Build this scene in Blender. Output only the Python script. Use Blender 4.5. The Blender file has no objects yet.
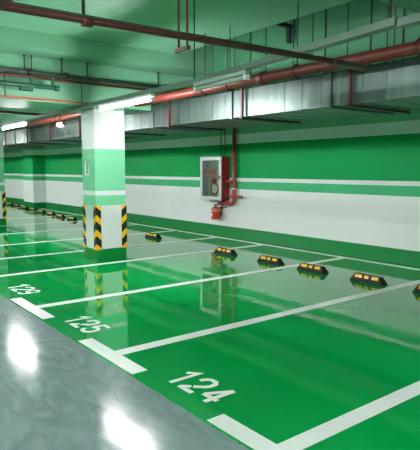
import bpy, bmesh, math, random
from mathutils import Vector, Matrix
random.seed(7)
S = bpy.context.scene
COL = S.collection
H_CAM = 1.6

# ------------------------------------------------------------------ materials
def lin(c):
    return tuple(((v/255)/12.92 if v/255 <= .04045 else ((v/255+.055)/1.055)**2.4) for v in c) + (1,)

def mat(name, rgb, rough=.5, metal=0., spec=.5, noise=0., nscale=8., bump=0., bscale=40., coat=0.):
    m = bpy.data.materials.new(name); m.use_nodes = True
    nt = m.node_tree; b = nt.nodes['Principled BSDF']
    b.inputs['Roughness'].default_value = rough
    b.inputs['Metallic'].default_value = metal
    b.inputs['Specular IOR Level'].default_value = spec
    b.inputs['Coat Weight'].default_value = coat
    c = rgb if len(rgb) == 4 else tuple(rgb)+(1,)
    tc = nt.nodes.new('ShaderNodeTexCoord')
    n = nt.nodes.new('ShaderNodeTexNoise'); n.inputs['Scale'].default_value = nscale; n.inputs['Detail'].default_value = 5
    nt.links.new(tc.outputs['Object'], n.inputs['Vector'])
    mx = nt.nodes.new('ShaderNodeMix'); mx.data_type = 'RGBA'
    mx.inputs[6].default_value = tuple(v*(1-noise) for v in c[:3])+(1,)
    mx.inputs[7].default_value = tuple(min(1, v*(1+noise)) for v in c[:3])+(1,)
    nt.links.new(n.outputs['Fac'], mx.inputs[0]); nt.links.new(mx.outputs[2], b.inputs['Base Color'])
    if bump:
        n2 = nt.nodes.new('ShaderNodeTexNoise'); n2.inputs['Scale'].default_value = bscale; n2.inputs['Detail'].default_value = 3
        nt.links.new(tc.outputs['Object'], n2.inputs['Vector'])
        bp = nt.nodes.new('ShaderNodeBump'); bp.inputs['Strength'].default_value = bump; bp.inputs['Distance'].default_value = .01
        nt.links.new(n2.outputs['Fac'], bp.inputs['Height']); nt.links.new(bp.outputs['Normal'], b.inputs['Normal'])
    return m

def banded(name, bands, rough=.35, noise=.04):
    """paint in horizontal bands; bands = [(z_from, rgb), ...] ascending"""
    m = mat(name, (1, 1, 1), rough, spec=.12)
    nt = m.node_tree; b = nt.nodes['Principled BSDF']
    g = nt.nodes.new('ShaderNodeNewGeometry'); sp = nt.nodes.new('ShaderNodeSeparateXYZ')
    nt.links.new(g.outputs['Position'], sp.inputs[0])
    dv = nt.nodes.new('ShaderNodeMath'); dv.operation = 'DIVIDE'; dv.inputs[1].default_value = 5.
    nt.links.new(sp.outputs['Z'], dv.inputs[0])
    r = nt.nodes.new('ShaderNodeValToRGB'); r.color_ramp.interpolation = 'CONSTANT'
    el = r.color_ramp.elements
    el[0].position = 0; el[0].color = tuple(bands[0][1])[:3]+(1,)
    el[1].position = bands[1][0]/5; el[1].color = tuple(bands[1][1])[:3]+(1,)
    for z, c in bands[2:]:
        e = el.new(z/5); e.color = tuple(c)[:3]+(1,)
    nt.links.new(dv.outputs[0], r.inputs[0])
    n = nt.nodes.new('ShaderNodeTexNoise'); n.inputs['Scale'].default_value = 1.3; n.inputs['Detail'].default_value = 6
    nt.links.new(g.outputs['Position'], n.inputs['Vector'])
    mr = nt.nodes.new('ShaderNodeMapRange'); mr.inputs['To Min'].default_value = 1-noise*2; mr.inputs['To Max'].default_value = 1.
    nt.links.new(n.outputs['Fac'], mr.inputs['Value'])
    mx = nt.nodes.new('ShaderNodeMix'); mx.data_type = 'RGBA'; mx.blend_type = 'MULTIPLY'; mx.inputs[0].default_value = 1
    nt.links.new(r.outputs['Color'], mx.inputs[6]); nt.links.new(mr.outputs[0], mx.inputs[7])
    nt.links.new(mx.outputs[2], b.inputs['Base Color'])
    return m

GREEN = (.003, .34, .085); LGREEN = (.065, .46, .20); WHITE = (.80, .82, .82); DGREEN = (.004, .22, .05)
CEILC = (.21, .50, .315)
M = {}
M['wall'] = banded('wall_paint', [(0, DGREEN), (.25, WHITE), (1.14, LGREEN), (1.32, WHITE), (1.39, GREEN), (2.17, WHITE), (2.39, CEILC)], .5)
CLG = (.22, .66, .38)
M['column'] = banded('column_paint', [(0, (.006, .26, .05)), (.20, WHITE), (.97, CLG), (1.15, WHITE), (1.22, CLG), (1.94, (.80, .83, .80)), (2.61, CEILC)], .3)
M['ceiling'] = mat('ceiling_paint', CEILC, .45, noise=.06, nscale=1.5)
M['plain_wall'] = mat('plain_wall', (.55, .62, .57), .6, noise=.05)
M['white_paint'] = mat('road_marking_white', (.88, .88, .88), .35, noise=.06, nscale=15)
M['rubber'] = mat('black_rubber', (.008, .009, .009), .5, spec=.25, noise=.2, nscale=30)
M['yellow'] = mat('yellow_reflector', (1., .52, .01), .35)
M['red_pipe'] = mat('red_pipe_paint', (.14, .023, .015), .38, noise=.25, nscale=6)
M['brown_pipe'] = mat('dark_red_pipe_paint', (.10, .022, .017), .42, noise=.3, nscale=6)
M['riser'] = mat('riser_red_paint', (.42, .05, .04), .35, noise=.1)
M['pink_pipe'] = mat('light_red_pipe_paint', (.45, .09, .06), .35, noise=.15)
M['dark_green'] = mat('dark_green_paint', (.01, .085, .045), .45, noise=.2)
M['rod'] = mat('dark_steel_rod', (.035, .045, .04), .5, .4, noise=.2)
M['channel'] = mat('dark_steel_channel', (.05, .03, .03), .5, .3, noise=.25)
M['trunk'] = mat('galvanised_trunking', (.14, .20, .165), .4, .4, noise=.12, nscale=5)
M['lampbody'] = mat('lamp_body_white', (.82, .84, .83), .3)
M['strip'] = mat('unlit_strip_cover', (.30, .42, .35), .45)
M['cab_red'] = mat('cabinet_red', (.33, .015, .015), .35, noise=.06)
M['alu'] = mat('cabinet_aluminium', (.66, .68, .69), .35, .25)
M['cab_in'] = mat('cabinet_inside', (.45, .55, .52), .6)
M['sign_red'] = mat('red_print', (.55, .02, .015), .4)
M['ext_red'] = mat('extinguisher_red', (.62, .03, .012), .28, coat=.5)
M['cream'] = mat('cream_label', (.85, .75, .50), .4)
M['hose'] = mat('white_hose', (.75, .74, .70), .7, noise=.1, nscale=60)
M['black'] = mat('black_plastic', (.01, .01, .01), .35)
M['pinkbox'] = mat('pink_box', (.55, .20, .19), .5)

def emis(name, col, st):
    m = bpy.data.materials.new(name); m.use_nodes = True; b = m.node_tree.nodes['Principled BSDF']
    b.inputs['Base Color'].default_value = (1, 1, 1, 1)
    b.inputs['Emission Color'].default_value = col+(1,); b.inputs['Emission Strength'].default_value = st
    return m
M['fill_tube'] = emis('fill_tube_glow', (1., .94, .985), 46.)  # glow of the unseen hanging lamps added as fill for the ceiling
M['tube'] = emis('tube_glow', (1., .94, .985), 60.)

def glass():
    m = bpy.data.materials.new('cabinet_glass'); m.use_nodes = True
    b = m.node_tree.nodes['Principled BSDF']
    b.inputs['Base Color'].default_value = (.93, .97, .95, 1); b.inputs['Transmission Weight'].default_value = 1
    b.inputs['Roughness'].default_value = .02; b.inputs['IOR'].default_value = 1.1
    return m
M['glass'] = glass()

def epoxy_green():
    m = mat('green_epoxy', (.0, .3, .06), .06)
    nt = m.node_tree; b = nt.nodes['Principled BSDF']
    g = nt.nodes.new('ShaderNodeNewGeometry')
    n = nt.nodes.new('ShaderNodeTexNoise'); n.inputs['Scale'].default_value = .8; n.inputs['Detail'].default_value = 7; n.inputs['Distortion'].default_value = .6
    nt.links.new(g.outputs['Position'], n.inputs['Vector'])
    r = nt.nodes.new('ShaderNodeValToRGB')
    r.color_ramp.elements[0].position = .3; r.color_ramp.elements[0].color = (.001, .31, .06, 1)
    r.color_ramp.elements[1].position = .7; r.color_ramp.elements[1].color = (.002, .37, .08, 1)
    nt.links.new(n.outputs['Fac'], r.inputs[0]); nt.links.new(r.outputs[0], b.inputs['Base Color'])
    n3 = nt.nodes.new('ShaderNodeTexNoise'); n3.inputs['Scale'].default_value = 2.; n3.inputs['Detail'].default_value = 6
    nt.links.new(g.outputs['Position'], n3.inputs['Vector'])
    mr = nt.nodes.new('ShaderNodeMapRange'); mr.inputs['From Min'].default_value = .45; mr.inputs['From Max'].default_value = .8
    mr.inputs['To Min'].default_value = .03; mr.inputs['To Max'].default_value = .14
    nt.links.new(n3.outputs['Fac'], mr.inputs['Value']); nt.links.new(mr.outputs[0], b.inputs['Roughness'])
    n2 = nt.nodes.new('ShaderNodeTexNoise'); n2.inputs['Scale'].default_value = 2.2; n2.inputs['Detail'].default_value = 2
    nt.links.new(g.outputs['Position'], n2.inputs['Vector'])
    bp = nt.nodes.new('ShaderNodeBump'); bp.inputs['Strength'].default_value = .12; bp.inputs['Distance'].default_value = .01
    nt.links.new(n2.outputs['Fac'], bp.inputs['Height']); nt.links.new(bp.outputs['Normal'], b.inputs['Normal'])
    b.inputs['IOR'].default_value = 1.55
    b.inputs['Specular IOR Level'].default_value = .62
    return m
M['floor_green'] = epoxy_green()

def trowelled_grey():
    m = mat('grey_hardener_floor', (.15, .2, .19), .2)
    nt = m.node_tree; b = nt.nodes['Principled BSDF']
    g = nt.nodes.new('ShaderNodeNewGeometry')
    mp = nt.nodes.new('ShaderNodeMapping'); mp.inputs['Rotation'].default_value = (0, 0, .5); mp.inputs['Scale'].default_value = (1., 2.6, 1)
    nt.links.new(g.outputs['Position'], mp.inputs[0])
    n = nt.nodes.new('ShaderNodeTexNoise'); n.inputs['Scale'].default_value = 2.2; n.inputs['Detail'].default_value = 8; n.inputs['Distortion'].default_value = 2.2
    nt.links.new(mp.outputs[0], n.inputs['Vector'])
    r = nt.nodes.new('ShaderNodeValToRGB')
    r.color_ramp.elements[0].position = .32; r.color_ramp.elements[0].color = (.185, .255, .262, 1)
    r.color_ramp.elements[1].position = .72; r.color_ramp.elements[1].color = (.27, .35, .365, 1)
    nt.links.new(n.outputs['Fac'], r.inputs[0]); nt.links.new(r.outputs[0], b.inputs['Base Color'])
    mr = nt.nodes.new('ShaderNodeMapRange'); mr.inputs['From Min'].default_value = .3; mr.inputs['From Max'].default_value = .7
    mr.inputs['To Min'].default_value = .10; mr.inputs['To Max'].default_value = .19
    nt.links.new(n.outputs['Fac'], mr.inputs['Value']); nt.links.new(mr.outputs[0], b.inputs['Roughness'])
    bp = nt.nodes.new('ShaderNodeBump'); bp.inputs['Strength'].default_value = .10; bp.inputs['Distance'].default_value = .01
    nt.links.new(n.outputs['Fac'], bp.inputs['Height']); nt.links.new(bp.outputs['Normal'], b.inputs['Normal'])
    b.inputs['Specular IOR Level'].default_value = .20
    return m
M['floor_grey'] = trowelled_grey()

def duct_mat():
    m = mat('galvanised_duct', (.42, .52, .50), .35, .75)
    nt = m.node_tree; b = nt.nodes['Principled BSDF']
    g = nt.nodes.new('ShaderNodeNewGeometry')
    mp = nt.nodes.new('ShaderNodeMapping'); mp.inputs['Scale'].default_value = (7, 7, .8)
    nt.links.new(g.outputs['Position'], mp.inputs[0])
    n = nt.nodes.new('ShaderNodeTexNoise'); n.inputs['Scale'].default_value = 1.; n.inputs['Detail'].default_value = 4
    nt.links.new(mp.outputs[0], n.inputs['Vector'])
    r = nt.nodes.new('ShaderNodeValToRGB')
    r.color_ramp.elements[0].position = .3; r.color_ramp.elements[0].color = (.075, .115, .10, 1)
    r.color_ramp.elements[1].position = .7; r.color_ramp.elements[1].color = (.145, .195, .175, 1)
    nt.links.new(n.outputs['Fac'], r.inputs[0]); nt.links.new(r.outputs[0], b.inputs['Base Color'])
    bp = nt.nodes.new('ShaderNodeBump'); bp.inputs['Strength'].default_value = .35; bp.inputs['Distance'].default_value = .02
    nt.links.new(n.outputs['Fac'], bp.inputs['Height']); nt.links.new(bp.outputs['Normal'], b.inputs['Normal'])
    return m
M['duct'] = duct_mat()

def stripe_mat():
    m = mat('hazard_stripes', (0, 0, 0), .4)
    nt = m.node_tree; b = nt.nodes['Principled BSDF']
    tc = nt.nodes.new('ShaderNodeTexCoord'); sp = nt.nodes.new('ShaderNodeSeparateXYZ')
    nt.links.new(tc.outputs['Object'], sp.inputs[0])
    def mth(op, a, bb=None, v=None):
        n = nt.nodes.new('ShaderNodeMath'); n.operation = op; nt.links.new(a, n.inputs[0])
        if bb is not None: nt.links.new(bb, n.inputs[1])
        elif v is not None: n.inputs[1].default_value = v
        return n.outputs[0]
    u = mth('ADD', mth('ABSOLUTE', sp.outputs['X']), mth('ABSOLUTE', sp.outputs['Y']))
    t = mth('ADD', mth('MULTIPLY', u, v=.9), sp.outputs['Z'])
    f = mth('FRACT', mth('DIVIDE', t, v=.255))
    gt = mth('LESS_THAN', f, v=.45)
    mx = nt.nodes.new('ShaderNodeMix'); mx.data_type = 'RGBA'
    mx.inputs[6].default_value = (.012, .014, .014, 1); mx.inputs[7].default_value = (1., .52, .008, 1)
    nt.links.new(gt, mx.inputs[0]); nt.links.new(mx.outputs[2], b.inputs['Base Color'])
    return m
M['stripes'] = stripe_mat()

# ------------------------------------------------------------------ mesh helpers
def BM(): return bmesh.new()

def box(bm, x0, x1, y0, y1, z0, z1):
    v = [bm.verts.new((x, y, z)) for z in (z0, z1) for y in (y0, y1) for x in (x0, x1)]
    for f in ((0, 2, 3, 1), (4, 5, 7, 6), (0, 1, 5, 4), (2, 6, 7, 3), (0, 4, 6, 2), (1, 3, 7, 5)):
        bm.faces.new([v[i] for i in f])
    return v

def prism(bm, pts, z0, z1):
    """pts: (x, y) outline, counter-clockwise"""
    a = [bm.verts.new((x, y, z0)) for x, y in pts]; b = [bm.verts.new((x, y, z1)) for x, y in pts]
    bm.faces.new(list(reversed(a))); bm.faces.new(b)
    n = len(pts)
    for i in range(n): bm.faces.new((a[i], a[(i+1) % n], b[(i+1) % n], b[i]))

def tube(bm, pts, r, seg=14, caps=True):
    pts = [Vector(p) for p in pts]; rings = []
    up = Vector((0, 0, 1)); prev = None
    for i, p in enumerate(pts):
        if i == 0: d = pts[1]-p
        elif i == len(pts)-1: d = p-pts[i-1]
        else: d = (pts[i+1]-p).normalized()+(p-pts[i-1]).normalized()
        d.normalize()
        if prev is None:
            ref = up if abs(d.z) < .9 else Vector((1, 0, 0))
            n = d.cross(ref).normalized()
        else:
            n = (prev-d*prev.dot(d)).normalized()
        prev = n; b = d.cross(n)
        rr = r[i] if isinstance(r, (list, tuple)) else r
        rings.append([bm.verts.new(p+(n*math.cos(t)+b*math.sin(t))*rr) for t in [2*math.pi*k/seg for k in range(seg)]])
    for a, b in zip(rings, rings[1:]):
        for k in range(seg):
            f = bm.faces.new((a[k], a[(k+1) % seg], b[(k+1) % seg], b[k])); f.smooth = True
    if caps: bm.faces.new(list(reversed(rings[0]))); bm.faces.new(rings[-1])

def arc(c, r, a0, a1, plane='xz', n=8):
    out = []
    for i in range(n+1):
        a = a0+(a1-a0)*i/n
        u, v = r*math.cos(a), r*math.sin(a)
        out.append((c[0]+u, c[1], c[2]+v) if plane == 'xz' else ((c[0], c[1]+u, c[2]+v) if plane == 'yz' else (c[0]+u, c[1]+v, c[2])))
    return out

def ribbon(bm, pts, w, z0, z1):
    pts = [Vector((x, y)) for x, y in pts]; L = []; R = []
    for i, p in enumerate(pts):
        d1 = (p-pts[i-1]).normalized() if i else (pts[1]-p).normalized()
        d2 = (pts[i+1]-p).normalized() if i < len(pts)-1 else d1
        d = (d1+d2).normalized(); n = Vector((-d.y, d.x)); k = 1/max(.5, d.dot(d1))
        L.append(p+n*w/2*k); R.append(p-n*w/2*k)
    for i in range(len(pts)-1):
        prism(bm, [tuple(R[i]), tuple(R[i+1]), tuple(L[i+1]), tuple(L[i])], z0, z1)

def obj(name, bm, m, parent=None, bevel=0.):
    bmesh.ops.recalc_face_normals(bm, faces=bm.faces)
    me = bpy.data.meshes.new(name); bm.to_mesh(me); bm.free()
    o = bpy.data.objects.new(name, me); COL.objects.link(o)
    me.materials.append(m)
    if parent: o.parent = parent
    if bevel:
        md = o.modifiers.new('bevel', 'BEVEL'); md.width = bevel; md.segments = 2; md.limit_method = 'ANGLE'
    return o

def thing(name, label, cat, loc=(0, 0, 0), group=None):
    o = bpy.data.objects.new(name, None); COL.objects.link(o); o.location = loc; o.empty_display_size = .1
    return tag(o, label, cat, group)

def tag(o, label, cat, group=None):
    o['label'] = label; o['category'] = cat
    if group: o['group'] = group
    return o

def struct(name, bm, m, bevel=0., parent=None):
    o = obj(name, bm, m, parent, bevel)
    o['kind'] = 'structure'; return o

def dup(root, loc, label):
    r = root.copy(); COL.objects.link(r); r.location = loc; r['label'] = label
    for ch in list(root.children):
        c = ch.copy(); COL.objects.link(c); c.parent = r
        for g in ch.children:
            d = g.copy(); COL.objects.link(d); d.parent = c
    return r

def sbox(name, b, m, bevel=0.):
    bm = BM(); box(bm, *b); return struct(name, bm, m, bevel)

# ------------------------------------------------------------------ the setting
XL, XR, YB, YW = -46., 7., -6.5, 8.
EDGE = 1.94
# green bay floor and grey aisle floor meet along a slightly uneven paint edge
edge = []
x = XL
rng = random.Random(3)
while x < XR:
    edge.append((x, EDGE+rng.uniform(-.006, .006))); x += (.035 if x > -9 else .3)
edge.append((XR, EDGE))
def floor_piece(name, far, m):
    bm = BM()
    a = [bm.verts.new((x, y, 0)) for x, y in edge]; b = [bm.verts.new((x, far, 0)) for x, y in edge]
    c = [bm.verts.new((x, y, -.1)) for x, y in edge]; d = [bm.verts.new((x, far, -.1)) for x, y in edge]
    for i in range(len(edge)-1):
        bm.faces.new((a[i], a[i+1], b[i+1], b[i])); bm.faces.new((c[i], c[i+1], d[i+1], d[i]))
        bm.faces.new((b[i], b[i+1], d[i+1], d[i])); bm.faces.new((a[i], a[i+1], c[i+1], c[i]))
    return struct(name, bm, m)
floor_piece('floor', YW, M['floor_green'])
floor_piece('floor', YB, M['floor_grey'])

sbox('wall_back', (XL, XR, YW, YW+.2, -.1, 4.7), M['wall'])
sbox('wall_front', (XL, XR, YB-.2, YB, -.1, 3.9), M['wall'])
sbox('wall_left', (XL-.2, XL, YB-.2, YW+.2, -.1, 4.7), M['wall'])
sbox('wall_right', (XR, XR+.2, YB-.2, YW+.2, -.1, 4.7), M['wall'])
ZS, ZB, YR = 3.58, 3.35, 5.30
sbox('ceiling', (XL, XR, YB, YR, ZS, ZS+.2), M['ceiling'])
sbox('ceiling', (XL, XR, YR, 6.05, 4.6, 4.8), M['ceiling'])
sbox('trim_1', (XL, XR, YR-.15, YR, ZS+.2, 4.6), M['ceiling'])           # upstand behind the slab edge
sbox('trim_2', (XL, XR, 6.05, YW, 2.98, 4.8), mat('recess_shade_green', (.085, .32, .165), .5, noise=.06))              # downstand beam along the wall; recess shade put into its darker green
k = 3
for x0, x1 in ((-16.2, -15.3), (-25.4, -24.8), (-33.6, -33), (-3.42, -2.9), (-.5, .2)):
    sbox('trim_%d' % k, (x0, x1, YB, 6.05, ZB, ZS), M['ceiling']); k += 1
# deep main beams on the column lines: haunch below the slab and a stem down to the column head
def main_beam(hx, xa, xb, zb):
    global k
    bm = BM()
    box(bm, xa, hx, YB, YR, ZB, ZS)
    box(bm, xa, hx, YR, 6.05, ZB, 4.6)
    struct('trim_%d' % k, bm, M['ceiling']); k += 1
    bm = BM()
    box(bm, xb, xa, YB, 5.13, zb, ZS)
    box(bm, xb, xa, 5.13, 6.05, 2.80, 4.6)
    struct('trim_%d' % k, bm, M['ceiling']); k += 1
main_beam(-7.75, -8.36, -9.5, 2.667)
# kerb-like painted skirting and a shallow pier on the wall
sbox('baseboard_back', (XL, XR, YW-.012, YW, 0, .25), mat('skirting_green', DGREEN, .3, noise=.05))
sbox('trim_%d' % k, (-22.6, -21.4, 7.5, YW, 0, 2.98), M['wall']); k += 1

# ------------------------------------------------------------------ columns
def column(x0, x1, y0, y1, label, top, detail=True):
    cx, cy = (x0+x1)/2, (y0+y1)/2; hx, hy = (x1-x0)/2, (y1-y0)/2
    t = thing('column', label, 'column', (cx, cy, 0), 'painted concrete columns')
    bm = BM(); box(bm, -hx, hx, -hy, hy, 0, top); obj('shaft', bm, M['column'], t, .004)
    for sx, sy in ((1, -1), (1, 1), (-1, -1), (-1, 1)):
        bm = BM(); w, d = .09, .010
        pts = [(d, d), (-w, d), (-w, 0), (0, 0), (0, -w), (d, -w)]
        pts = [(a*sx, b*sy) for a, b in pts]
        prism(bm, pts, 0, .765)
        g = obj('corner_guard', bm, M['stripes'], t); g.location = (sx*hx, sy*hy, .205)
    if detail:
        bm = BM(); a, b, w = .085, .13, .03; y = -hy-.006
        xm = -.06
        box(bm, xm-a, xm+a, y, -hy, 1.62+b-w, 1.62+b); box(bm, xm-a, xm+a, y, -hy, 1.62-b, 1.62-b+w*1.3)
        box(bm, xm-a, xm-a+w, y, -hy, 1.62-b, 1.62+b); box(bm, xm+a-w, xm+a, y, -hy, 1.62-b, 1.62+b)
        o = obj('number_frame', bm, M['white_paint'], t); o['label'] = 'white painted rectangular outline'
    return t
column(-8.87, -8.36, 4.0, 4.58, 'white and green column with striped corner guards standing nearest, beside the lit lamp', 2.667)
column(-16.05, -15.45, 4.0, 4.6, 'second white and green column, cut off by the left edge of the picture', ZS, detail=False)

# ------------------------------------------------------------------ floor markings
lines = [(-2.01, 1.50, 2.565), (-4.03, 3.53, 4.55), (-6.0, 5.47, 6.58), (-8.13, 7.6, 8.65), (-9.70, 9.2, 10.2),
         (-11.45, 10.95, 11.95), (-13.42, 12.9, 13.9), (-15.4, 14.9, 15.9), (-17.57, 17.1, 18.1), (-20.1, 19.6, 20.6), (-22.4, 21.9, 22.9)]
names = ['white bay line nearest the camera with a cross bar at bottom right',
         'white bay line with cross bar between numbers 124 and 125',
         'white bay line with cross bar between numbers 125 and 129',
         'white bay line passing just in front of the nearest column base',
         'first white bay line behind the nearest column',
         'second white bay line behind the nearest column',
         'third white bay line behind the nearest column',
         'fourth white bay line behind the nearest column',
         'fifth white bay line behind the nearest column, faint in the distance',
         'sixth white bay line behind the nearest column, faint in the distance',
         'farthest faint white bay line near the far wheel stops']
for (cx, a, b), nm in zip(lines, names):
    bm = BM()
    prism(bm, [(-b, 1.965), (-a, 1.965), (-a, 2.105), (cx+.065, 2.105), (cx+.065, 7.70), (cx-.065, 7.70), (cx-.065, 2.105), (-b, 2.105)], .0003, .0022)
    tag(obj('bay_line', bm, M['white_paint']), nm, 'floor marking', 'white parking bay lines')
bm = BM(); box(bm, -45, 6, 7.71, 7.83, .0003, .0022)
tag(obj('wall_side_line', bm, M['white_paint']), 'long white line on the floor running along the foot of the wall', 'floor marking')

# stencilled numbers
def cap(pts): return pts
D = {}
D['1'] = [[(.035, .20), (.115, .262), (.115, 0)]]
D['2'] = [[(.02, .19), (.03, .235), (.065, .262), (.12, .262), (.155, .235), (.16, .19), (.145, .15), (.08, .088)],
          [(.068, .077), (.02, .03), (.02, .018), (.165, .018)]]
D['4'] = [[(.125, .262), (.025, .078)], [(.02, .075), (.178, .075)], [(.128, .262), (.128, 0)]]
D['5'] = [[(.155, .258), (.045, .258), (.03, .155)], [(.03, .135), (.065, .16), (.115, .16), (.155, .13), (.16, .085), (.145, .04), (.11, .015), (.065, .015), (.03, .035), (.02, .07)]]
D['9'] = [[(.155, .17), (.12, .125), (.065, .12), (.03, .15), (.022, .195), (.04, .24), (.08, .262), (.12, .255), (.15, .225), (.158, .175), (.155, .10), (.135, .045), (.09, .015), (.04, .03)]]
def number(s, cx, y0, w, label):
    t = thing('bay_number', label, 'floor number', (cx, y0, 0), 'white stencilled bay numbers')
    for i, ch in enumerate(s):
        bm = BM()
        for j, st in enumerate(D[ch]):
            ribbon(bm, [((p[0]-.09)*w+(i-1)*.212*w, p[1]*1.04) for p in st], .040, .0004+.0004*j, .0024+.0004*j)
        obj('digit', bm, M['white_paint'], t)
number('124', -3.035, 2.115, .97, 'white stencilled number 124 on the green floor')
number('125', -5.03, 2.12, 1.05, 'white stencilled number 125 on the green floor')
number('129', -7.04, 2.14, 1.05, 'white stencilled number 129 on the green floor')

# ------------------------------------------------------------------ wheel stops
def make_stop(loc, label):
    t = thing('wheel_stop', label, 'wheel stop', loc, 'black rubber wheel stops along the wall')
    bm = BM(); L, h = .275, .105
    sec0 = [(-L, -.075, 0), (L, -.075, 0), (L, .075, 0), (-L, .075, 0)]
    sec1 = [(-L+.01, -.07, .02), (L-.01, -.07, .02), (L-.01, .07, .02), (-L+.01, .07, .02)]
    sec2 = [(-L+.055, -.03, h), (L-.055, -.03, h), (L-.055, .03, h), (-L+.055, .03, h)]
    rs = [[bm.verts.new(p) for p in s] for s in (sec0, sec1, sec2)]
    bm.faces.new(rs[0][::-1]); bm.faces.new(rs[2])
    for a, b in zip(rs, rs[1:]):
        for i in range(4): bm.faces.new((a[i], a[(i+1) % 4], b[(i+1) % 4], b[i]))
    obj('body', bm, M['rubber'], t, .006)
    for side in (-1, 1):
        for a, b in ((-.195, -.075), (-.035, .035), (.085, .19)):
            bm = BM(); vs = []
            for off in (0, .006):
                for (x, s) in ((a, .42), (b, .42), (b, .90), (a, .90)):
                    y = -(.07+(.03-.07)*s); z = .02+(h-.02)*s
                    vs.append(bm.verts.new((x, side*(-y)*1.0+side*off*.9, z+off*.4)))
            for f in ((0, 1, 2, 3), (4, 5, 6, 7), (0, 1, 5, 4), (1, 2, 6, 5), (2, 3, 7, 6), (3, 0, 4, 7)):
                bm.faces.new([vs[i] for i in f])
            o = obj('reflector', bm, M['yellow'], t); o['label'] = 'yellow reflector patch'
    return t
stops = [(-4.46, 'wheel stop in front of bay 124\'s left neighbour, second from the right edge'), (-3.46, 'wheel stop cut off by the right edge of the picture'),
         (-5.50, 'wheel stop third from the right edge, touching the bay line end'),
         (-6.44, 'wheel stop fourth from the right edge'), (-7.66, 'wheel stop below and right of the red extinguisher'),
         (-10.56, 'wheel stop standing alone just right of the nearest column')]
s0 = None
lab = ['black and yellow wheel stop second from the right edge of the picture',
       'black and yellow wheel stop cut off by the right edge of the picture',
       'black and yellow wheel stop third from the right edge, beside a bay line',
       'black and yellow wheel stop fourth from the right edge',
       'black and yellow wheel stop on the floor right below the fire cabinet pipe',
       'black and yellow wheel stop alone just right of the nearest column']
for (x, _), l in zip(stops, lab):
    if s0 is None: s0 = make_stop((x, 6.32, 0), l)
    else: dup(s0, (x, 6.32 if x > -9 else 6.5, 0), l)
far = [-15.84, -17.02, -18.13, -19.33, -20.52, -21.75, -23.03, -24.26]
ordn = ['nearest', 'second', 'third', 'fourth', 'fifth', 'sixth', 'seventh', 'farthest']
for i, (x, n) in enumerate(zip(far, ordn)):
    y = 6.75+.10*i
    dup(s0, (x, y, 0), '%s in the row of small wheel stops seen left of the nearest column' % n if n != 'farthest' else 'farthest tiny wheel stop beside the left-hand column')

# ------------------------------------------------------------------ duct
ductt = thing('air_duct', 'galvanised rectangular air duct running below the ceiling along the wall', 'duct', (-10, 5.75, 2.365))
DY0, DY1, DZ0, DZ1 = -.6, .68, 0., .39
bm = BM(); box(bm, -22, 14.5, DY0, DY1, DZ0, DZ1)
obj('duct_casing', bm, M['duct'], ductt)
bm = BM(); x = -22
rr = random.Random(5)
while x < 14.4:
    box(bm, x, x+.006, DY0-.004, DY1+.004, DZ0-.004, DZ1+.004); x += .31
sm = obj('folded_seam', bm, M['duct'], ductt); sm['kind'] = 'stuff'
for q, x in enumerate([-21, -18.4, -15.9, -13.5, -11, -8.6, -6.1, -3.7, -1.1, 1.7, 3.9, 5.75, 7.2, 9.6, 12]):
    bm = BM(); box(bm, x-.02, x+.02, DY0-.022, DY1+.022, DZ0-.022, DZ1+.022)
    obj('flange', bm, M['duct'], ductt)

def support(x, label, first=[None]):
    loc = (x, 5.10, 2.325)
    if first[0]: return dup(first[0], loc, label)
    t = thing('duct_support', label, 'bracket', loc, 'dark steel brackets holding up the duct')
    bm = BM(); box(bm, -.018, .018, -.018, .018, 0, .50); obj('upright', bm, M['brown_pipe'], t)
    bm = BM(); box(bm, -.025, .025, -.03, 1.22, 0, .028); obj('arm', bm, M['channel'], t)
    bm = BM(); box(bm, -.03, .03, -.04, .06, .46, .51); obj('clip', bm, M['channel'], t)
    first[0] = t; return t
sup = [(-3.93, 'dark bracket under the duct, nearest to the right edge'), (-5.82, 'dark bracket under the duct, above the wall right of the fire cabinet'),
       (-7.72, 'dark bracket under the duct, at the edge of the concrete panel'), (-9.75, 'dark bracket under the duct, first one beyond the concrete panel'),
       (-11.4, 'dark bracket under the duct, just left of the nearest column'), (-13.2, 'dark bracket under the duct, second left of the nearest column'),
       (-14.9, 'dark bracket under the duct, third left of the nearest column'), (-16.9, 'farthest dark bracket under the duct, near the left lamp')]
for x, l in sup: support(x, l)

# ------------------------------------------------------------------ threaded rods in the recess
def rod(x, y, z0, z1, r, label, group='thin dark hanger rods below the ceiling'):
    bm = BM(); tube(bm, [(0, 0, 0), (0, 0, z1-z0)], r, 8)
    tube(bm, [(0, 0, z1-z0-.012), (0, 0, z1-z0)], r*2.4, 8)
    o = obj('hanger_rod', bm, M['rod']); o.location = (x, y, z0)
    return tag(o, label, 'rod', group)
rows = [(-3.71, .013), (-3.83, .007), (-3.93, .007), (-4.17, .012), (-4.53, .007), (-4.9, .013), (-5.13, .008), (-5.50, .007),
        (-6.07, .008), (-6.42, .012), (-6.81, .008), (-6.99, .009), (-7.39, .006)]
rn = ['first', 'second', 'third', 'fourth', 'fifth', 'sixth', 'seventh', 'eighth', 'ninth', 'tenth', 'eleventh', 'twelfth', 'thirteenth']
for (x, r), n in zip(rows, rn):
    rod(x, 5.8, 2.76, 4.6, r, '%s dark rod from the right, rising from the duct into the ceiling recess' % n)
# small angle bracket hanging in the recess
t = thing('ceiling_bracket', 'dark steel arm bracket hanging high in the recess above the duct', 'bracket', (-5.75, 5.9, 3.72))
bm = BM(); box(bm, -.03, .03, -.32, .12, 0, .05); obj('arm', bm, M['rod'], t)
bm = BM(); box(bm, -.03, .03, .04, .10, -.22, 0); obj('foot', bm, M['rod'], t)
for y in (-.28, 0, .1):
    bm = BM(); tube(bm, [(0, y, .05), (0, y, .88)], .006, 8); obj('rod', bm, M['rod'], t)

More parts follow.
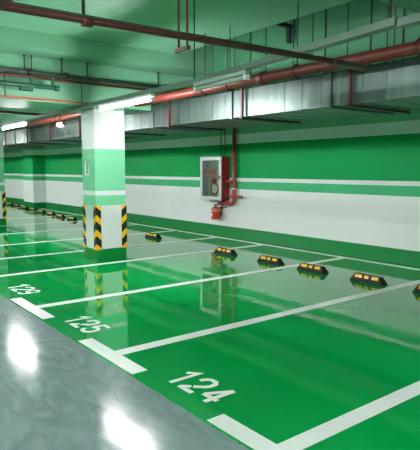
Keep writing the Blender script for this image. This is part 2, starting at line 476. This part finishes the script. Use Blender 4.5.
# ------------------------------------------------------------------ pipes
def pipe(name, pts, r, m, label, cat='pipe', parts=None, seg=20):
    o = Vector(pts[0]); t = thing(name, label, cat, o)
    bm = BM(); tube(bm, [Vector(p)-o for p in pts], r, seg); obj('pipe_run', bm, m, t)
    return t, o

t, o = pipe('fire_main_pipe', [(-30, 4.82, 2.775), (6.9, 4.82, 2.775)], .066, M['red_pipe'], 'thick red pipe running beside the duct, parallel to the wall')
for x in (-2.9, -4.5, -5.76, -6.33, -12.):
    bm = BM(); ring = [(x-o.x, math.cos(a)*.076, math.sin(a)*.076) for a in [2*math.pi*k/20 for k in range(21)]]
    tube(bm, ring, .012, 8)
    tube(bm, [(x-o.x, 0, .08), (x-o.x, 0, ZS-2.775)], .007, 8)
    obj('ring_clamp', bm, M['channel'], t)
for x in (-1.2, -9.9, -5.1):
    bm = BM(); tube(bm, [(x-o.x-.05, 0, 0), (x-o.x+.05, 0, 0)], .085, 20); obj('coupling', bm, M['brown_pipe'], t)

# sprinkler branch crossing the aisle nearest the camera
t, o = pipe('sprinkler_pipe', [(-3.03, -1.5, 2.44), (-2.80, 3.8, 2.46)], .022, M['brown_pipe'], 'dark red sprinkler pipe crossing the top of the picture, ending at the duct')
bm = BM(); tube(bm, [(0, 0, .031), (.23, 5.15, .033)], .009, 8); obj('cable', bm, M['dark_green'], t)
bm = BM(); box(bm, .19, .28, 4.9, 5.32, -.01, .02); obj('end_clip', bm, M['channel'], t)
for y, x in ((.95+1.5, .02), ):
    bm = BM(); tube(bm, [(.124, 2.83, 0), (.128, 2.89, 0)], .028, 16); obj('coupling', bm, M['brown_pipe'], t)
t = thing('pipe_hanger', 'dark red trapeze hanger of two rods holding the nearest sprinkler pipe', 'hanger', (-2.97, 2.08, 2.40))
bm = BM(); box(bm, -.09, .065, -.012, .012, -.012, .012); obj('cross_bar', bm, M['brown_pipe'], t)
for x in (-.055, .045):
    bm = BM(); tube(bm, [(x, 0, 0), (x, 0, ZS-2.40)], .008, 8); obj('rod', bm, M['brown_pipe'], t)
rod(-2.95, 1.36, 2.47, ZS, .010, 'single dark rod holding the near sprinkler pipe, left of the two-rod hanger')

t, o = pipe('drain_pipe', [(-14, .70, 2.34), (2, .70, 2.34)], .065, M['brown_pipe'], 'thick brown-red pipe showing only in the top left corner')
for x in (-2.6, -3.6, -8):
    bm = BM(); tube(bm, [(x+14-.04, 0, 0), (x+14+.04, 0, 0)], .075, 18); obj('coupling', bm, M['channel'], t)

# double pipe run below the main beam
t, o = pipe('cable_conduit', [(-8.29, -3, 3.10), (-8.29, 6.0, 3.09)], .036, M['dark_green'], 'dark grey-green conduit under the main beam above the nearest column')
o_ = t.children[0]; o_.data.materials.clear(); o_.data.materials.append(mat('dark_conduit', (.05, .075, .055), .5, noise=.2))
for y in (5.9, 6.5, 8.4):
    bm = BM(); tube(bm, [(0, y-.03, 0), (0, y+.03, 0)], .05, 14); obj('coupling', bm, M['channel'], t)
t, o = pipe('sprinkler_pipe', [(-8.22, -3, 3.015), (-8.22, 6.0, 3.005)], .022, M['red_pipe'], 'thin dark red pipe right under the dark conduit of the main beam')
for y, l in ((2.84, 'left rod of the close pair'), (2.95, 'right rod of the close pair'), (3.88, 'rod over the number plate column')):
    rod(-8.31, y, 3.13, ZB, .010, l+' holding the dark conduit under the main beam')
rod(-8.22, 3.40, 3.08, ZB, .014, 'thick dark rod with a bracket holding the dark conduit left of the column')
rod(-8.30, 5.25, 3.13, ZB, .010, 'grey rod above the right end of the lit lamp')

t, o = pipe('capped_pipe', [(-8.1, 1.2, 2.87), (-8.1, 3.26, 2.86)], .036, M['dark_green'], 'short dark green pipe with a capped end hanging at upper left')
bm = BM(); tube(bm, [(0, 2.03, -.01), (0, 2.10, -.01)], .045, 16); obj('end_cap', bm, M['dark_green'], t)
bm = BM(); box(bm, -.04, .04, 1.48, 1.68, -.09, -.02); obj('junction_box', bm, M['dark_green'], t, .008)
for y in (1.66, 2.0):
    bm = BM(); box(bm, -.015, .015, y-.02, y+.02, 0, .13); obj('strap', bm, M['dark_green'], t)

t, o = pipe('sprinkler_pipe', [(-8.2, -2, 2.70), (-8.2, 3.86, 2.682)], .015, M['pink_pipe'], 'thin light red pipe ending at the lighting channel left of the lit lamp')
for y in (4.5, 5.72):
    bm = BM(); tube(bm, [(0, y, -.02), (0, y, .32)], .008, 8); obj('rod', bm, M['rod'], t)
t, o = pipe('sprinkler_pipe', [(-10.5, -2, 2.692), (-10.5, 3.9, 2.692)], .026, M['brown_pipe'], 'thin dark red pipe beyond the nearest column, above the left lamp')

# ------------------------------------------------------------------ lighting channel and lamps
def yline(x): return 3.80 if x < -5.1 else 3.80-(x+5.1)*.135
t = thing('lighting_channel', 'long galvanised channel that carries the tube lamps, crossing below the pipes', 'trunking', (-5.1, 3.80, 2.61))
def chan(x0, x1, z=0, w=.045, h=.055):
    bm = BM()
    pts = [(x0, yline(x0)), (x1, yline(x1))]
    d = (Vector(pts[1])-Vector(pts[0])).normalized(); n = Vector((-d.y, d.x))*w
    a, b = Vector(pts[0]), Vector(pts[1])
    q = [a-n, b-n, b+n, a+n]
    prism(bm, [(p.x+5.1, p.y-3.8) for p in q], z, z+h)
    return obj('channel_length', bm, M['trunk'], t)
chan(-30, -17.02); chan(-17, -11.02); chan(-11, -5.1); chan(-5.1, -2.22); chan(-2.2, 3.9, -.02)
for x in (-2.3, -5.2, -13, -15.5, -20, -25):
    bm = BM(); tube(bm, [(x+5.1, yline(x)-3.8, .055), (x+5.1, yline(x)-3.8, ZS-2.61)], .008, 8); obj('hanger', bm, M['rod'], t)

LAMPS = []
def lamp(x, y, z, label, lit=True, L=1.5, rot=0, group='tube lamps', hang=False):
    t = thing('tube_lamp', label, 'lamp', (x, y, z), group); t.rotation_euler = (0, 0, rot)
    hw = .02 if hang else .035
    bm = BM(); prism(bm, [(-L/2-.03, -hw), (L/2+.03, -hw), (L/2+.03, hw), (-L/2-.03, hw)], .004, .049)
    obj('housing', bm, M['lampbody'] if lit else M['strip'], t, .006)
    bm = BM(); tube(bm, [(-L/2, 0, -.022), (L/2, 0, -.022)], .026, 12)
    obj('tube', bm, (M['fill_tube'] if hang else M['tube']) if lit else M['strip'], t)
    for s in (-1, 1):
        bm = BM(); box(bm, s*(L/2+.015)-.015, s*(L/2+.015)+.015, -.03, .03, -.05, .0); obj('end_cap', bm, M['lampbody'], t)
    if hang:
        for s in (-.5, .5):
            bm = BM(); tube(bm, [(s, 0, .048), (s, 0, ZS-z)], .006, 8); obj('rod', bm, M['rod'], t)
    LAMPS.append(t); return t
lamp(-6.92, 3.80, 2.565, 'lit white tube lamp in front of the nearest column')
lamp(-11.9, 3.80, 2.565, 'lit white tube lamp at the left edge, beyond the nearest column', L=1.55)
lamp(-4.62, 3.72, 2.565, 'unlit pale strip lamp under the channel, right of the lit lamp', lit=False, L=.95, rot=-.08)
n = 0
for x, y, z in ((-17.2, 3.8, 2.565), (-22.5, 3.8, 2.565), (-28, 3.8, 2.565)):
    lamp(x, y, z, ['first lit tube lamp hidden behind the left-hand column', 'second lit tube lamp behind the left-hand column', 'farthest lit tube lamp behind the left-hand column'][n]); n += 1
# outside the frame: one channel lamp, the rest added to brighten the ceiling
n = 0
for x, y in ((.6, 3.0), (2.6, .3)) + tuple((3.-3.6*i, -1.5) for i in range(9)) + tuple((1.5-4.5*i, -4.2) for i in range(7)):
    if n == 0: lamp(x, y, 2.565, 'lit tube lamp on the lighting channel beyond the right edge of the picture')
    elif n == 1: lamp(x, y, 3.36, 'added lit tube lamp hanging just right of the camera, outside the picture', hang=True)
    else: lamp(x, y, 3.36, 'added lit tube lamp hanging over the driving aisle, outside the picture', group='added aisle tube lamps', hang=True)
    n += 1

# ------------------------------------------------------------------ fire cabinet
CX0, CX1, CZ0, CZ1, CY = -10.37, -9.56, .88, 1.90, 7.74
t = thing('fire_hose_cabinet', 'red fire hose cabinet with grey framed glass door on the wall', 'cabinet', ((CX0+CX1)/2, CY, CZ0))
w, h, dpt = (CX1-CX0)/2, CZ1-CZ0, YW-CY-.002
bm = BM(); th = .015
box(bm, -w, w, dpt-th, dpt, 0, h); box(bm, -w, w, 0.03, dpt, 0, th); box(bm, -w, w, .03, dpt, h-th, h)
box(bm, -w, -w+th, .03, dpt, 0, h); box(bm, w-th, w, .03, dpt, 0, h)
obj('cabinet_body', bm, M['cab_red'], t)
bm = BM(); box(bm, -w+.02, w-.02, dpt-.03, dpt-.018, .02, h-.02); obj('back_panel', bm, M['cab_in'], t)
bm = BM(); q_ = .004
for b_ in ((-w+th, -w+th+q_, .03, dpt-.03, th, h-th), (w-th-q_, w-th, .03, dpt-.03, th, h-th), (-w+th, w-th, .03, dpt-.03, th, th+q_), (-w+th, w-th, .03, dpt-.03, h-th-q_, h-th)): box(bm, *b_)
obj('grey_lining', bm, M['cab_in'], t)
bm = BM(); f = .085
box(bm, -w, w, 0, .028, 0, f); box(bm, -w, w, 0, .028, h-f, h); box(bm, -w, -w+f, 0, .028, f, h-f); box(bm, w-f, w, 0, .028, f, h-f)
door = obj('door', bm, M['alu'], t, .004)
bm = BM(); box(bm, -w+f-.005, w-f+.005, .012, .017, f-.005, h-f+.005); pane = obj('pane', bm, M['glass'], door)
bm = BM(); box(bm, w-.055, w-.03, -.015, .0, .50, .57); hd = obj('handle', bm, M['black'], door)
bm = BM(); box(bm, -w+.02, -w+.04, -.012, .0, .48, .56); obj('hinge', bm, M['alu'], door)
# red characters on the glass: three boxy characters and one small line below
def glyph(bm, cx, cz, s, strokes, y=-.001, wd=.011):
    for (x0, z0, x1, z1) in strokes:
        a = Vector((cx+x0*s, cz+z0*s)); b = Vector((cx+x1*s, cz+z1*s)); d = (b-a).normalized(); n = Vector((-d.y, d.x))*wd/2
        q = [a-n, b-n, b+n, a+n]
        lo = [bm.verts.new((p.x, y-.001, p.y)) for p in q]; hi = [bm.verts.new((p.x, y+.001, p.y)) for p in q]
        bm.faces.new(lo); bm.faces.new(hi)
        for i in range(4): bm.faces.new((lo[i], lo[(i+1) % 4], hi[(i+1) % 4], hi[i]))
gs = .15
xiao = [(-.45, .4, -.3, .28), (-.48, .12, -.33, 0), (-.45, -.45, -.25, -.1), (.12, .5, .12, .15), (-.1, .42, 0, .2), (.36, .42, .25, .2), (-.12, .12, .4, .12), (-.12, .12, -.12, -.48), (.4, .12, .4, -.48), (-.12, -.08, .4, -.08), (-.12, -.26, .4, -.26)]
huo = [(0, .5, 0, .05), (0, .05, -.4, -.48), (0, .05, .42, -.48), (-.35, .25, -.25, 0), (.38, .3, .22, .05)]
shuan = [(-.5, .2, -.12, .2), (-.3, .5, -.3, -.48), (-.3, .15, -.5, -.2), (-.3, .15, -.12, -.1), (.18, .5, -.1, .15), (.18, .5, .5, .15), (0, .08, .38, .08), (.0, -.16, .38, -.16), (-.08, -.44, .48, -.44), (.19, .08, .19, -.44)]
for i, g in enumerate((xiao, huo, shuan)):
    bm = BM(); glyph(bm, -.16+i*.16, .655, gs, g, y=.010, wd=.017); obj('character', bm, M['sign_red'], door)
tc = bpy.data.curves.new('small_lettering', 'FONT'); tc.body = 'FIRE HYDRANT'; tc.size = .066; tc.align_x = 'CENTER'; tc.extrude = .0008
tmp = bpy.data.objects.new('small_lettering_curve', tc)
me = bpy.data.meshes.new_from_object(tmp); bpy.data.objects.remove(tmp)
so = bpy.data.objects.new('small_lettering', me); COL.objects.link(so); so.parent = door; so.location = (0.0, .0095, .525); so.rotation_euler = (math.pi/2, 0, 0)
me.materials.clear(); me.materials.append(M['sign_red'])
# hose inside the cabinet
t2 = thing('hose_reel', 'coiled white hose with red valve seen through the cabinet glass', 'hose', ((CX0+CX1)/2+.04, 7.86, 1.15))
bm = BM(); sp = [(math.cos(a)*(.03+.0085*a*.5), .0, math.sin(a)*(.03+.0085*a*.5)) for a in [i*.35 for i in range(60)]]
tube(bm, sp, .022, 8); obj('hose_coil', bm, M['hose'], t2)
bm = BM(); tube(bm, [(0, -.02, .10), (0, -.03, .17), (.06, -.03, .20)], .035, 12); tube(bm, [(-.09, -.05, .16), (.02, -.05, .22)], .03, 10); obj('valve', bm, M['ext_red'], t2)
bm = BM(); ring = [(math.cos(a)*.135, -.02, math.sin(a)*.135) for a in [2*math.pi*k/30 for k in range(31)]]; tube(bm, ring, .014, 8); obj('reel_rim', bm, M['ext_red'], t2)
bm = BM(); tube(bm, [(.02, -.02, -.17), (.03, -.02, -.24)], [.03, .018], 10); obj('nozzle', bm, M['hose'], t2)

# red riser feeding the cabinet
RX, RY = -9.30, 7.92
pts = [(0, 0, 2.97)]+[(0, 0, .92)]
el = [( -.12+.12*math.cos(a), 0, 0.92+ .12*math.sin(a)) for a in [-math.pi/2*k/8 for k in range(1, 9)]]
pts += el+[(-.56, 0, .80)]
t = thing('riser_pipe', 'red vertical water pipe bending in under the fire cabinet', 'pipe', (RX, RY, 0))
bm = BM(); tube(bm, pts, .046, 18); obj('pipe_run', bm, M['riser'], t)
for z, x0, x1, r in ((1.32, -.25, .02, .03), (.985, -.25, .34, .018)):
    bm = BM(); tube(bm, [(x0, -.05, z), (x1, -.05, z)], r, 12); tube(bm, [(x1-.03, -.05, z), (x1, -.05, z)], r*1.5, 12); obj('branch_stub', bm, M['riser'], t)
bm = BM(); tube(bm, [(0, 0, 1.14), (0, 0, 1.17)], .056, 18); obj('pipe_clamp', bm, M['alu'], t)
bm = BM(); tube(bm, [(-.42, 0, .80), (-.36, 0, .80)], .055, 16)
obj('coupling', bm, M['brown_pipe'], t)
bm = BM(); tube(bm, [(-.39, 0, .80), (-.39, 0, .875)], .03, 12); obj('inlet', bm, M['brown_pipe'], t)
for x, l in ((-9.77, 'left of the two thin dark cables dropping to the cabinet top'), (-9.63, 'right of the two thin dark cables dropping to the cabinet top')):
    bm = BM(); tube(bm, [(0, 0, 0), (.01, .01, .25), (0, 0, 1.07)], .011, 8); o = obj('cable', bm, M['dark_green']); o.location = (x, 7.9, 1.9)
    tag(o, l, 'cable', 'thin cables above the fire cabinet')

# extinguisher under the cabinet
t = thing('fire_extinguisher', 'small red cylinder with pale top hanging on the wall below the cabinet', 'extinguisher', (-9.90, 7.86, .41))
bm = BM(); tube(bm, [(0, 0, 0), (0, 0, .01), (0, 0, .25), (0, 0, .285), (0, 0, .30)], [.10, .112, .112, .09, .045], 28); obj('cylinder', bm, M['ext_red'], t)
bm = BM(); tube(bm, [(0, 0, .205), (0, 0, .262)], [.1135, .107], 28); ob = obj('top_band', bm, M['cream'], t); ob['label'] = 'pale cream band round the top'
bm = BM()
for i in range(6):
    pass
N = 8; a0, a1 = -2.2, -1.5
vs = []
for i in range(N+1):
    a = a0+(a1-a0)*i/N
    vs.append([bm.verts.new((math.cos(a)*r, math.sin(a)*r, z)) for z, r in ((.07, .1122), (.07, .1145), (.16, .1145), (.16, .1122))])
for a, b in zip(vs, vs[1:]):
    for i in range(4): bm.faces.new((a[i], b[i], b[(i+1) % 4], a[(i+1) % 4]))
bm.faces.new(vs[0]); bm.faces.new(vs[-1])
obj('label_patch', bm, M['white_paint'], t)
bm = BM(); tube(bm, [(0, 0, .29), (0, 0, .34)], .02, 10); tube(bm, [(-.06, 0, .31), (-.03, 0, .355), (.04, 0, .35), (.09, 0, .34)], .012, 8); obj('handle', bm, M['black'], t)
bm = BM(); tube(bm, [(.22, 0, .30), (.225, 0, .22), (.22, 0, .12), (.17, 0, .07), (.13, 0, .10)], .016, 8); tube(bm, [(.22, 0, .26), (.22, 0, .32)], .028, 8); obj('hose', bm, M['black'], t)
bm = BM(); box(bm, .205, .235, 0, .138, .28, .30); box(bm, -.03, .03, .12, .138, .1, .3); obj('wall_bracket', bm, M['channel'], t)

# small items at the far left
t = thing('signal_box', 'small pink and white box hanging under the ceiling left of the nearest column', 'box', (-10.9, 4.45, 2.50))
bm = BM(); box(bm, -.16, .16, -.03, .03, 0, .10); obj('box_body', bm, M['pinkbox'], t, .01)
bm = BM(); box(bm, .0, .28, -.04, -.03, -.02, .03); obj('plate', bm, M['pinkbox'], t)
bm = BM(); tube(bm, [(0, 0, .1), (0, 0, ZS-2.50)], .006, 8); obj('rod', bm, M['rod'], t)

# ------------------------------------------------------------------ world, camera, view
w = bpy.data.worlds.new('World'); S.world = w; w.use_nodes = True
w.node_tree.nodes['Background'].inputs[0].default_value = (.6, .75, .68, 1)
w.node_tree.nodes['Background'].inputs[1].default_value = .1
cd = bpy.data.cameras.new('camera'); cam = bpy.data.objects.new('camera', cd); COL.objects.link(cam)
cam.location = (0, 0, H_CAM); cam.rotation_euler = (math.radians(90-6.01), 0, math.radians(52.19))
cd.sensor_fit = 'HORIZONTAL'; cd.sensor_width = 36; cd.lens = 36*527/420; cd.clip_start = .05; cd.clip_end = 200
S.camera = cam
S.view_settings.view_transform = 'Standard'; S.view_settings.look = 'None'
S.view_settings.gamma = 1; S.view_settings.use_curve_mapping = False
S.view_settings.exposure = 1.95
